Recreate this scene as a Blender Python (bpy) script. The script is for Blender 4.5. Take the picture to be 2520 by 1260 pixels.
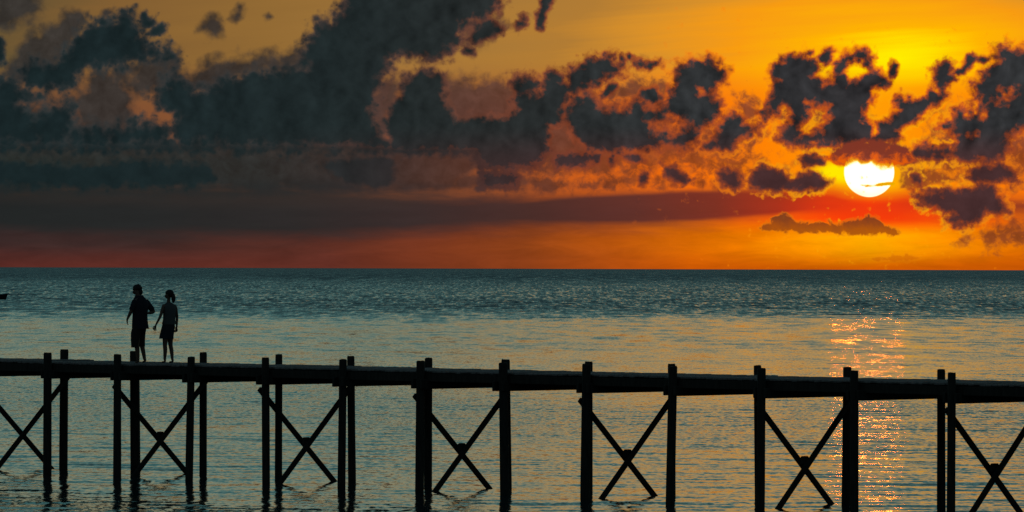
import bpy, bmesh, math, random
import numpy as np
from mathutils import Vector, Matrix

random.seed(7)
for o in list(bpy.data.objects):
    bpy.data.objects.remove(o)
scene = bpy.context.scene
COL = scene.collection

# ------------------------------------------------------------------ camera
CAM_H = 4.64                       # metres above the water
FX = 12600.0                       # angular unit: 12600 units = 1 radian
cam_data = bpy.data.cameras.new('camera')
cam = bpy.data.objects.new('camera', cam_data)
COL.objects.link(cam)
cam_data.sensor_width = 36
cam_data.lens = 36 * FX / 2520
cam_data.clip_start = 0.5
cam_data.clip_end = 600000
cam.location = (0, 0, CAM_H)
PITCH = math.atan(30.75 / FX)
ROLL = math.atan(7.5 / 2520)
cam.rotation_euler = (Matrix.Rotation(math.pi / 2 + PITCH, 4, 'X') @ Matrix.Rotation(ROLL, 4, 'Z')).to_euler()
scene.camera = cam

scene.view_settings.view_transform = 'Standard'
scene.view_settings.look = 'None'
scene.view_settings.gamma = 1
scene.view_settings.exposure = 0
scene.view_settings.use_curve_mapping = False
scene.render.engine = 'CYCLES'
scene.cycles.max_bounces = 6
scene.cycles.transparent_max_bounces = 8

# where the sun stands
SUN_AZ = (2137 - 1260) / FX
SUN_EL = (663.3 - 424) / FX
SUN_R = 61.5 / FX


def s2l(*c):
    """sRGB 0-255 to linear rgba"""
    r = []
    for v in c:
        v /= 255
        r.append(v / 12.92 if v <= .04045 else ((v + .055) / 1.055) ** 2.4)
    return tuple(r) + (1,)


# ------------------------------------------------------------------ node helper
class NT:
    def __init__(s, tree):
        s.t = tree
        s.n = tree.nodes
        s.l = tree.links

    def put(s, sock, v):
        if isinstance(v, bpy.types.NodeSocket):
            s.l.new(v, sock)
        elif v is not None:
            sock.default_value = v

    def m(s, op, a, b=None, c=None, clamp=False):
        n = s.n.new('ShaderNodeMath')
        n.operation = op
        n.use_clamp = clamp
        s.put(n.inputs[0], a)
        if b is not None: s.put(n.inputs[1], b)
        if c is not None: s.put(n.inputs[2], c)
        return n.outputs[0]

    def vm(s, op, a, b=None):
        n = s.n.new('ShaderNodeVectorMath')
        n.operation = op
        s.put(n.inputs[0], a)
        if b is not None:
            s.put(n.inputs[3 if op == 'SCALE' else 1], b)
        return n.outputs[1] if op in ('LENGTH', 'DOT_PRODUCT') else n.outputs[0]

    def xyz(s, x, y, z=0.0):
        n = s.n.new('ShaderNodeCombineXYZ')
        for i, v in enumerate((x, y, z)): s.put(n.inputs[i], v)
        return n.outputs[0]

    def sep(s, v):
        n = s.n.new('ShaderNodeSeparateXYZ')
        s.l.new(v, n.inputs[0])
        return n.outputs

    def noise(s, vec, scale, detail=4, rough=.5, dist=0.0, color=False, lac=2.0):
        n = s.n.new('ShaderNodeTexNoise')
        s.put(n.inputs['Vector'], vec)
        n.inputs['Scale'].default_value = scale
        n.inputs['Detail'].default_value = detail
        n.inputs['Roughness'].default_value = rough
        n.inputs['Lacunarity'].default_value = lac
        n.inputs['Distortion'].default_value = dist
        return n.outputs['Color' if color else 'Fac']

    def ss(s, v, a, b, lo=0.0, hi=1.0, kind='SMOOTHSTEP'):
        n = s.n.new('ShaderNodeMapRange')
        n.interpolation_type = kind
        s.put(n.inputs['Value'], v)
        for k, x in zip(('From Min', 'From Max', 'To Min', 'To Max'), (a, b, lo, hi)):
            s.put(n.inputs[k], x)
        return n.outputs['Result']

    def ramp(s, fac, stops, interp='LINEAR'):
        n = s.n.new('ShaderNodeValToRGB')
        s.put(n.inputs[0], fac)
        cr = n.color_ramp
        cr.interpolation = interp
        cr.elements[0].position = stops[0][0]
        cr.elements[0].color = stops[0][1]
        cr.elements[1].position = stops[-1][0]
        cr.elements[1].color = stops[-1][1]
        for p, c in stops[1:-1]:
            e = cr.elements.new(p)
            e.color = c
        return n.outputs[0]

    def mix(s, f, a, b, kind='MIX'):
        n = s.n.new('ShaderNodeMix')
        n.data_type = 'RGBA'
        n.blend_type = kind
        n.clamp_factor = True
        s.put(n.inputs[0], f)
        s.put(n.inputs[6], a)
        s.put(n.inputs[7], b)
        return n.outputs[2]

    def attr(s, name):
        n = s.n.new('ShaderNodeAttribute')
        n.attribute_name = name
        return n.outputs['Fac']


def sky_coords(N, vec):
    """direction -> azimuth u and elevation v in angular units, measured from the sun's azimuth and the horizon"""
    o = N.sep(vec)
    u = N.m('MULTIPLY', N.m('ARCTAN2', o[0], o[1]), FX)
    v = N.m('MULTIPLY', N.m('ARCSINE', o[2]), FX)
    return u, v


SUN_U = SUN_AZ * FX
SUN_V = SUN_EL * FX

# ------------------------------------------------------------------ world: evening sky and sun disc
world = bpy.data.worlds.new('World')
scene.world = world
world.use_nodes = True
world.node_tree.nodes.clear()
W = NT(world.node_tree)
geo = W.n.new('ShaderNodeTexCoord').outputs['Generated']
u, v = sky_coords(W, geo)
du = W.m('SUBTRACT', u, SUN_U)
dv = W.m('SUBTRACT', v, SUN_V)
adu = W.m('ABSOLUTE', du)
# faint level streaks of high cirrus
st = W.noise(W.xyz(W.m('MULTIPLY', u, .0011), W.m('ADD', W.m('MULTIPLY', v, .016), W.m('MULTIPLY', u, -.0012)), 3.0), 1.0, 5, .55)
st = W.m('SUBTRACT', st, .5)
# glow of the upper sky, falling off from the point above the sun
r = W.vm('LENGTH', W.xyz(W.m('SUBTRACT', u, 950.0), W.m('MULTIPLY', W.m('SUBTRACT', v, 520.0), 3.0), 0.0))
r = W.m('ADD', r, W.m('MULTIPLY', st, 420.0))
L = lambda p, *c: (p / 2600, s2l(*c))
glow = W.ramp(W.m('DIVIDE', r, 2600.0), [
    L(0, 255, 240, 0), L(110, 255, 222, 0), L(240, 255, 180, 2), L(440, 248, 156, 18), L(640, 216, 144, 42),
    L(850, 178, 124, 52), L(1200, 162, 118, 58), L(1600, 146, 106, 52), L(1950, 130, 94, 50),
    L(2250, 96, 80, 50), L(2600, 70, 66, 52)])
# reddening of the air nearer the sun's height
mid = W.ramp(W.m('DIVIDE', adu, 2200.0), [
    (0, s2l(255, 158, 4)), (.1, s2l(255, 134, 4)), (.2, s2l(250, 112, 8)), (.3, s2l(214, 96, 22)),
    (.42, s2l(168, 86, 40)), (.6, s2l(140, 84, 48)), (1, s2l(118, 76, 50))])
low = W.ramp(W.m('DIVIDE', W.m('ADD', adu, W.m('MULTIPLY', st, 260.0)), 2200.0), [
    (0, s2l(255, 168, 0)), (.07, s2l(255, 150, 0)), (.14, s2l(238, 122, 0)), (.2, s2l(214, 104, 4)),
    (.28, s2l(184, 84, 14)), (.38, s2l(140, 64, 24)), (.5, s2l(122, 56, 32)), (.62, s2l(92, 46, 36)),
    (.8, s2l(62, 41, 38)), (1, s2l(56, 41, 40))])
hor = W.ramp(W.m('DIVIDE', adu, 2200.0), [
    (0, s2l(206, 92, 0)), (.2, s2l(200, 86, 4)), (.38, s2l(140, 62, 24)), (.6, s2l(98, 46, 36)), (1, s2l(88, 42, 36))])
hv = W.m('ADD', v, W.m('MULTIPLY', st, 60.0))
c = W.mix(W.ss(hv, 60.0, 0.0), low, hor)
wisp = W.noise(W.xyz(W.m('MULTIPLY', u, .006), W.m('MULTIPLY', v, .03), 8.0), 1.0, 6, .62, .6)
c = W.vm('SCALE', c, W.m('ADD', .62, W.m('MULTIPLY', wisp, .76)))
c = W.mix(W.ss(hv, 130.0, 190.0), c, mid)
c = W.mix(W.ss(hv, 380.0, 520.0), c, glow)
# above the picture the gold thins out to a grey teal dusk
up = W.ramp(W.m('DIVIDE', v, 12600.0), [
    (0, s2l(176, 142, 80)), (.055, s2l(168, 148, 96)), (.08, s2l(168, 158, 120)), (.12, s2l(140, 157, 138)),
    (.18, s2l(74, 132, 134)), (.28, s2l(34, 92, 98)), (.5, s2l(20, 66, 74)), (1, s2l(20, 46, 58))])
up = W.mix(W.m('MULTIPLY', W.m('MULTIPLY', W.ss(adu, 1500.0, 50.0), W.ss(v, 2600.0, 900.0)), .72), up, s2l(240, 176, 78))
# the far side of the sky is dimmer
back = W.ss(adu, 5000.0, 25000.0)
c = W.mix(W.ss(v, 680.0, 1100.0), c, up)
c = W.mix(W.m('MULTIPLY', back, .75), c, s2l(52, 74, 86))
# halo
rs = W.vm('LENGTH', W.xyz(du, dv, 0.0))
c = W.mix(W.m('MULTIPLY', W.ss(rs, 120.0, 56.0), .55), c, s2l(255, 190, 0))
redf = W.m('MULTIPLY', W.ss(W.m('ABSOLUTE', W.m('SUBTRACT', v, 142.0)), 62.0, 14.0), W.ss(adu, 520.0, 40.0))
c = W.mix(redf, c, s2l(252, 62, 8))
yl = W.vm('LENGTH', W.xyz(W.m('DIVIDE', W.m('ADD', du, 62.0), 95.0), W.m('DIVIDE', W.m('SUBTRACT', dv, 0.0), 34.0), 0.0))
c = W.mix(W.ss(yl, 1.1, .35), c, s2l(255, 232, 0))
disc = W.ss(rs, 62.5, 59.5)
c = W.mix(disc, c, (5.0, 1.6, 1.02, 1))
# below the horizon
c = W.mix(W.ss(v, -40.0, -200.0), c, s2l(20, 34, 38))
sky = W.n.new('ShaderNodeTexSky')
sky.sky_type = 'NISHITA'
sky.sun_disc = False
sky.sun_elevation = SUN_EL
sky.sun_rotation = SUN_AZ
bg1 = W.n.new('ShaderNodeBackground')
W.l.new(sky.outputs[0], bg1.inputs[0])
W.l.new(W.m('MULTIPLY', W.ss(v, 1500.0, 6000.0), .03), bg1.inputs[1])
bg2 = W.n.new('ShaderNodeBackground')
W.l.new(c, bg2.inputs[0])
add = W.n.new('ShaderNodeAddShader')
W.l.new(bg1.outputs[0], add.inputs[0])
W.l.new(bg2.outputs[0], add.inputs[1])
out = W.n.new('ShaderNodeOutputWorld')
W.l.new(add.outputs[0], out.inputs[0])
world.cycles.sampling_method = 'MANUAL'
world.cycles.sample_map_resolution = 2048

# ------------------------------------------------------------------ sun lamp (weak: it shines through cloud)
sd = bpy.data.lights.new('sun', 'SUN')
sd.energy = 0.018
sd.angle = math.radians(.85)
sd.color = (1, .15, .02)
sun = bpy.data.objects.new('sun', sd)
COL.objects.link(sun)
sdir = Vector((math.sin(SUN_AZ) * math.cos(SUN_EL), math.cos(SUN_AZ) * math.cos(SUN_EL), math.sin(SUN_EL)))
sun.rotation_euler = sdir.to_track_quat('Z', 'Y').to_euler()


# ------------------------------------------------------------------ mesh helpers
def link_mesh(name, me, mat, parent=None, loc=None):
    o = bpy.data.objects.new(name, me)
    COL.objects.link(o)
    if mat: me.materials.append(mat)
    if parent: o.parent = parent
    if loc: o.location = loc
    return o


def np_mesh(name, co, quads):
    me = bpy.data.meshes.new(name)
    me.vertices.add(len(co))
    me.vertices.foreach_set('co', co.astype(np.float32).ravel())
    n = len(quads)
    me.loops.add(n * 4)
    me.loops.foreach_set('vertex_index', quads.astype(np.int32).ravel())
    me.polygons.add(n)
    me.polygons.foreach_set('loop_start', np.arange(0, n * 4, 4, dtype=np.int32))
    me.polygons.foreach_set('use_smooth', np.ones(n, dtype=bool))
    me.update(calc_edges=True)
    return me


def grid_quads(nr, nc):
    i = np.arange(nr - 1)[:, None] * nc + np.arange(nc - 1)[None, :]
    return np.stack([i, i + 1, i + nc + 1, i + nc], -1).reshape(-1, 4)


def new_mat(name):
    m = bpy.data.materials.new(name)
    m.use_nodes = True
    m.node_tree.nodes.clear()
    N = NT(m.node_tree)
    return m, N


def tag(o, label, cat, group=None):
    o['label'] = label
    o['category'] = cat
    if group: o['group'] = group


# ------------------------------------------------------------------ cloud layer on a far dome
# outlines in angular units (x to the right, y downwards from 3 degrees up), with softness of the edge
CUM = [  # dense dark cumulus
    (22, [(60,225),(50,168),(95,150),(130,158),(160,128),(195,84),(215,64),(262,44),(300,30),(328,32),(340,58),(362,96),(372,114),(412,110),(420,128),(440,142),(400,155),(375,148),(300,165),(262,175),(225,168),(195,200),(150,225),(115,238),(90,225)]),
    (10, [(345,40),(355,34),(366,46),(384,42),(386,60),(370,70),(352,66)]),
    (9, [(372,72),(395,60),(410,62),(408,78),(380,92),(365,88)]),
    (12, [(-30,95),(8,98),(16,120),(14,150),(2,162),(-30,165)]),
    (24, [(-30,205),(30,192),(70,222),(110,238),(60,250),(80,285),(140,262),(185,262),(185,310),(290,316),(330,292),(420,302),(430,366),(-30,366)]),
    (22, [(378,240),(405,195),(412,174),(430,174),(450,200),(475,216),(500,220),(540,196),(580,184),(620,167),(650,177),(700,162),(742,157),(745,115),(765,85),(785,52),(810,50),(835,22),(845,0),(860,-40),(1225,-40),(1222,20),(1190,45),(1140,60),(1125,110),(1080,145),(1010,138),(985,128),(955,150),(955,180),(942,200),(925,235),(915,270),(935,325),(985,366),(430,366),(420,300),(425,280),(395,268)]),
    (12, [(1175,60),(1215,50),(1232,75),(1200,92),(1170,110),(1150,95)]),
    (9, [(1142,118),(1165,122),(1160,132),(1140,128)]),
    (10, [(1275,52),(1288,38),(1294,50),(1286,66),(1270,66)]),
    (9, [(1318,68),(1322,40),(1330,4),(1345,-10),(1356,2),(1340,30),(1336,66),(1326,76)]),
    (16, [(940,300),(965,262),(985,235),(992,200),(1030,180),(1080,178),(1092,225),(1100,262),(1118,292),(1180,290),(1230,292),(1250,400),(1200,412),(1172,395),(1165,372),(960,372)]),
    (12, [(785,408),(860,398),(950,392),(965,404),(958,446),(930,454),(870,446),(832,428)]),
    (16, [(-30,410),(250,412),(330,400),(510,412),(530,438),(480,454),(130,456),(-30,454)]),
] + [(sf * 1.55, [(x / 3.5 + 1200, y / 3.5 + 120) for x, y in p]) for sf, p in (
    (10, [(-60,600),(60,620),(160,590),(250,520),(230,430),(260,380),(210,290),(260,260),(360,235),(420,290),(420,340),(360,390),(430,410),(460,350),(480,240),(540,190),(600,195),(650,230),(640,290),(690,280),(730,180),(800,150),(850,90),(960,90),(1020,60),(1070,60),(1075,120),(1150,140),(1190,190),(1140,215),(1060,230),(1010,230),(960,290),(850,330),(760,370),(690,430),(640,500),(620,560),(650,640),(560,660),(500,700),(510,800),(540,860),(460,950),(400,1010),(250,1030),(-60,1020)]),
    (10, [(680,540),(700,480),(770,410),(900,410),(940,460),(960,520),(1100,530),(1200,520),(1230,480),(1290,465),(1350,520),(1450,530),(1560,450),(1600,350),(1620,220),(1650,150),(1760,110),(1890,90),(1960,140),(2030,200),(2030,290),(1960,300),(1900,400),(2000,450),(2030,490),(1990,560),(1900,640),(1820,700),(1780,800),(1700,870),(1600,840),(1500,800),(1480,850),(1300,870),(1100,880),(850,870),(800,800),(740,700),(690,640)]),
    (5, [(950,400),(1060,300),(1110,310),(1060,370),(980,430)]),
    (6, [(1310,400),(1340,370),(1430,350),(1470,400),(1500,440),(1420,450),(1330,470)]),
    (6, [(1270,120),(1310,100),(1380,130),(1480,95),(1490,140),(1420,160),(1350,180),(1290,160)]),
    (5, [(1130,60),(1160,50),(1170,90),(1140,100)]), (4, [(1195,50),(1215,30),(1235,70),(1215,90)]),
    (8, [(560,960),(620,920),(800,900),(990,910),(940,960),(830,1000),(720,1020),(600,1020)]),
    (6, [(1030,940),(1080,920),(1100,960),(1070,1000),(1030,980)]),
    (7, [(1160,910),(1250,900),(1330,940),(1340,970),(1200,950)]),
    (8, [(1500,1010),(1560,1020),(1650,1030),(1740,1140),(1660,1160),(1560,1120)]),
    (7, [(1290,1130),(1350,1070),(1390,1080),(1380,1150),(1310,1170)]),
    (8, [(-60,1070),(200,1060),(270,1090),(250,1180),(150,1200),(-60,1190)]))
] + [(sf * 1.55, [(x / 3.5 + 1700, y / 3.5 + 120) for x, y in p]) for sf, p in (
    (9, [(695,200),(715,150),(770,110),(850,75),(930,60),(1000,90),(1070,120),(1090,170),(1060,230),(1120,270),(1140,330),(1175,310),(1215,290),(1235,230),(1225,190),(1240,140),(1290,100),(1340,50),(1400,20),(1470,12),(1525,40),(1535,120),(1530,190),(1500,170),(1470,110),(1400,100),(1345,120),(1320,190),(1330,250),(1350,310),(1420,280),(1480,250),(1520,225),(1580,205),(1620,220),(1680,260),(1700,300),(1660,330),(1580,340),(1540,370),(1570,400),(1530,450),(1500,520),(1480,580),(1490,620),(1530,640),(1550,680),(1560,760),(1600,770),(1640,820),(1300,830),(850,820),(740,790),(760,700),(850,640),(870,560),(860,500),(800,480),(740,520),(680,590),(620,610),(600,560),(650,520),(680,450),(700,380),(695,330),(730,290),(700,250)]),
    (6, [(1100,70),(1140,20),(1190,5),(1220,30),(1200,90),(1160,140),(1110,120)]),
    (5, [(1690,210),(1740,120),(1765,150),(1755,230),(1700,270)]),
    (5, [(970,40),(1050,22),(1040,45),(990,60),(985,90),(965,80)]),
    (9, [(250,650),(290,600),(350,580),(430,585),(460,610),(450,650),(500,690),(570,650),(600,660),(560,710),(480,740),(400,780),(380,850),(250,870),(120,850),(200,780),(230,720)]),
    (8, [(225,1070),(270,1040),(330,1060),(400,1070),(430,1100),(420,1180),(350,1195),(280,1160)]),
    (8, [(510,1100),(560,1040),(640,1020),(740,1040),(820,1100),(850,1140),(900,1120),(960,1090),(1020,1060),(1100,1110),(1170,1150),(1120,1200),(900,1215),(620,1215),(520,1190)]),
    (7, [(940,960),(990,920),(1050,915),(1110,950),(1130,985),(1050,1005),(960,1000)]))
] + [(sf * 1.55, [(x / 3.317 + 2100, y / 3.317 + 100) for x, y in p]) for sf, p in (
    (7, [(340,480),(380,445),(420,470),(480,490),(540,490),(590,470),(620,410),(660,440),(700,460),(690,400),(650,330),(640,260),(680,200),(740,175),(780,200),(790,280),(810,320),(780,350),(730,390),(740,460),(690,500),(620,540),(560,590),(520,640),(450,680),(390,700),(350,740),(370,800),(350,820),(250,830),(180,810),(200,720),(190,680),(240,670),(290,650),(310,600),(380,570),(340,540)]),
    (5, [(820,260),(870,230),(910,180),(920,130),(960,115),(1000,150),(1040,140),(1100,160),(1060,200),(980,170),(940,220),(900,260),(850,280)]),
    (11, [(945,370),(1020,345),(1060,270),(1080,230),(1130,195),(1190,180),(1140,150),(1160,90),(1230,60),(1290,100),(1500,90),(1500,660),(1300,740),(1250,800),(1230,900),(1180,960),(1100,1000),(900,985),(760,930),(700,950),(580,975),(450,960),(480,890),(600,860),(700,880),(800,900),(830,800),(800,740),(700,700),(800,650),(820,570),(870,560),(900,600),(980,600),(1010,520),(1000,430)]),
    (8, [(925,1120),(960,1070),(1060,1030),(1120,1010),(1220,1020),(1310,1080),(1330,1150),(1200,1140),(1100,1150),(980,1150)]),
    (7, [(300,960),(400,910),(450,930),(480,970),(420,1000),(320,1000)]),
    (6, [(470,1110),(520,1110),(560,1150),(540,1180),(490,1150)]),
    (10, [(500,1270),(640,1240),(800,1225),(960,1220),(1000,1180),(1080,1190),(1160,1225),(1200,1330),(1230,1380),(1080,1400),(1000,1480),(840,1500),(740,1470),(830,1430),(700,1370),(540,1330)]))
]
HOLES = [  # gaps where the glow shows through
    (14, [(x / 3.5 + 1700, y / 3.5 + 120) for x, y in [(1000,480),(1060,450),(1140,480),(1190,500),(1200,570),(1160,640),(1120,700),(1050,730),(960,760),(920,690),(980,620),(1000,560)]]),
    (10, [(x / 3.5 + 1200, y / 3.5 + 120) for x, y in [(1800,350),(1850,330),(1880,390),(1830,420),(1800,400)]]),
    (16, [(x / 3.5 + 1200, y / 3.5 + 120) for x, y in [(1380,620),(1600,580),(1720,650),(1600,760),(1420,740)]]),
    (9, [(x / 3.317 + 2100, y / 3.317 + 100) for x, y in [(1040,530),(1075,520),(1080,600),(1050,670),(1010,650)]]),
    (9, [(x / 3.317 + 2100, y / 3.317 + 100) for x, y in [(920,770),(1000,755),(1010,790),(920,800)]]),
    (7, [(x / 3.317 + 2100, y / 3.317 + 100) for x, y in [(720,800),(800,780),(850,830),(780,880),(720,860)]]),
    (22, [(x / 3.317 + 2100, y / 3.317 + 100) for x, y in [(1180,410),(1260,400),(1290,460),(1220,490),(1160,470)]]),
]
VEIL = [  # thinner, warmer cloud behind
    (20, [(300,150),(440,130),(450,215),(330,232)]),
    (18, [(185,215),(318,225),(330,290),(395,300),(400,320),(185,325)]),
    (26, [(1080,186),(1260,190),(1400,250),(1400,400),(1150,400),(1090,300)]),
    (14, [(12,190),(42,122),(50,104),(72,82),(98,86),(106,68),(146,54),(156,32),(180,25),(206,34),(212,60),(190,100),(150,165),(100,195),(40,215)]),
    (7, [(206,30),(220,26),(224,42),(210,50)]),
    (8, [(246,32),(258,24),(280,24),(284,36),(256,46)]),
    (22, [(185,262),(205,200),(235,175),(300,168),(322,190),(326,228),(332,262),(308,290),(262,302),(215,318),(180,300)]),
    (20, [(-30,340),(1000,345),(1172,362),(1210,412),(1120,475),(-30,480)]),
    (30, [(-30,210),(130,250),(330,300),(420,310),(430,380),(-30,380)]),
    (60, [(1180,235),(1500,190),(1790,240),(1890,265),(1880,360),(1960,400),(1940,455),(1180,470)]),
    (46, [(2250,300),(2400,230),(2560,190),(2560,475),(2290,470),(2260,400)]),
    (34, [(1895,190),(1990,160),(2150,200),(2160,345),(1895,350)]),
    (14, [(484,78),(502,50),(516,30),(532,42),(545,75),(535,98),(508,94)]),
    (9, [(562,48),(584,8),(602,10),(600,48),(582,58)]),
    (7, [(648,38),(660,32),(668,44),(656,48)]),
    (16, [(1270,70),(1276,40),(1300,36),(1300,68)]),
    (14, [(1312,68),(1320,30),(1328,-20),(1388,-20),(1362,10),(1342,42),(1334,70)]),
    (20, [(1130,60),(1240,20),(1252,66),(1215,95),(1190,112),(1145,132),(1130,105)]),
    (24, [(1088,198),(1150,190),(1270,196),(1262,262),(1180,264),(1120,292),(1095,265)]),
    (24, [(1475,215),(1560,180),(1660,195),(1645,262),(1560,262),(1470,262)]),
    (12, [(1510,140),(1560,130),(1620,142),(1560,158),(1520,160)]),
    (18, [(905,240),(940,190),(1010,190),(980,245),(950,290),(985,340),(930,330)]),
    (20, [(400,215),(430,170),(560,142),(745,118),(745,175),(640,182),(500,225)]),
    (20, [(1340,310),(1420,305),(1430,370),(1340,378)]),
    (18, [(1720,170),(1775,190),(1800,260),(1730,330),(1690,370),(1640,360),(1680,260)]),
    (14, [(1950,352),(2080,346),(2210,346),(2250,366),(2205,385),(2130,380),(2060,388),(1990,372)]),
    (18, [(2320,300),(2380,262),(2440,270),(2440,400),(2330,398),(2240,385),(2290,345)]),
    (16, [(1965,260),(2010,258),(2020,300),(1985,335),(1970,330)]),
    (14, [(1150,428),(1230,418),(1272,430),(1262,455),(1200,463),(1152,456)]),
    (12, [(1372,395),(1400,386),(1480,382),(1440,398),(1400,412),(1372,408)]),
    (12, [(1545,382),(1570,380),(1610,395),(1600,408),(1560,400)]),
    (20, [(1480,425),(1600,415),(1760,430),(1770,470),(1480,470)]),
    (22, [(1100,412),(1300,420),(1480,440),(1480,475),(1100,475)]),
    (16, [(2220,400),(2330,415),(2380,450),(2260,475),(2205,470)]),
    (22, [(1790,215),(1900,255),(1860,330),(1800,290)]),
    (30, [(2330,600),(2420,540),(2560,530),(2560,620),(2440,622)]),
    (26, [(-30,-40),(120,-40),(100,30),(40,70),(-30,80)]),
]
BAND = [
    (13, [(1000,518),(1350,484),(1500,478),(1700,466),(1900,468),(2050,478),(2110,494),(2060,520),(1990,520),(1900,534),(1700,548),(1500,554),(1350,554),(1000,540)]),
    (14, [(2230,480),(2330,476),(2450,495),(2420,520),(2330,518),(2250,505)]),
    (30, [(700,520),(1150,520),(1080,570),(900,588),(700,590)]),
    (34, [(-60,452),(800,448),(1100,472),(1500,480),(1800,466),(2050,474),(2137,494),(2215,482),(2300,472),(2450,488),(2600,500),(2600,520),(2400,528),(2280,520),(2137,532),(2000,524),(1900,534),(1700,548),(1400,556),(1050,578),(900,592),(700,596),(500,582),(250,574),(-60,570)]),
]
LOW = [
    (9, [(1862,563),(1885,546),(1905,528),(1925,523),(1950,531),(1970,543),(1990,546),(2010,541),(2040,543),(2060,551),(2100,541),(2120,531),(2137,527),(2160,536),(2180,553),(2205,561),(2214,580),(2110,581),(2050,575),(1900,571)]),
    (7, [(2142,637),(2162,625),(2180,632),(2230,622),(2270,634),(2255,644),(2150,644)]),
    ]
CAP = [(10, [(2020,388),(2050,372),(2085,352),(2137,345),(2190,350),(2235,366),(2250,394),(2215,408),(2185,411),(2165,415),(2145,406),(2120,405),(2098,400),(2076,410),(2050,404)])]
STREAK = [(3.2, [(2112,455),(2150,456),(2160,452),(2196,448),(2200,455),(2165,459),(2130,461)])]


def hz(x):
    return 657 + 7.5 * x / 2520


def sdf_poly(px, py, pts):
    """signed distance, positive inside"""
    p = np.array(pts, float)
    q = np.roll(p, -1, 0)
    d2 = np.full(px.shape, 1e12)
    inside = np.zeros(px.shape, bool)
    for (ax, ay), (bx, by) in zip(p, q):
        ex, ey = bx - ax, by - ay
        wx, wy = px - ax, py - ay
        t = np.clip((wx * ex + wy * ey) / (ex * ex + ey * ey + 1e-9), 0, 1)
        dx, dy = wx - t * ex, wy - t * ey
        d2 = np.minimum(d2, dx * dx + dy * dy)
        cr = ((ay > py) != (by > py)) & (px < (bx - ax) * (py - ay) / (by - ay + 1e-12) + ax)
        inside ^= cr
    d = np.sqrt(d2)
    return np.where(inside, d, -d)


def layer(PX, PY, polys, cap=2.2):
    S = np.full(PX.shape, -cap)
    for soft, pts in polys:
        p = np.array(pts)
        x0, y0 = p.min(0) - soft * cap
        x1, y1 = p.max(0) + soft * cap
        m = (PX > x0) & (PX < x1) & (PY > y0) & (PY < y1)
        if m.any():
            S[m] = np.maximum(S[m], np.clip(sdf_poly(PX[m], PY[m], pts) / soft, -cap, cap))
    return S


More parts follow.
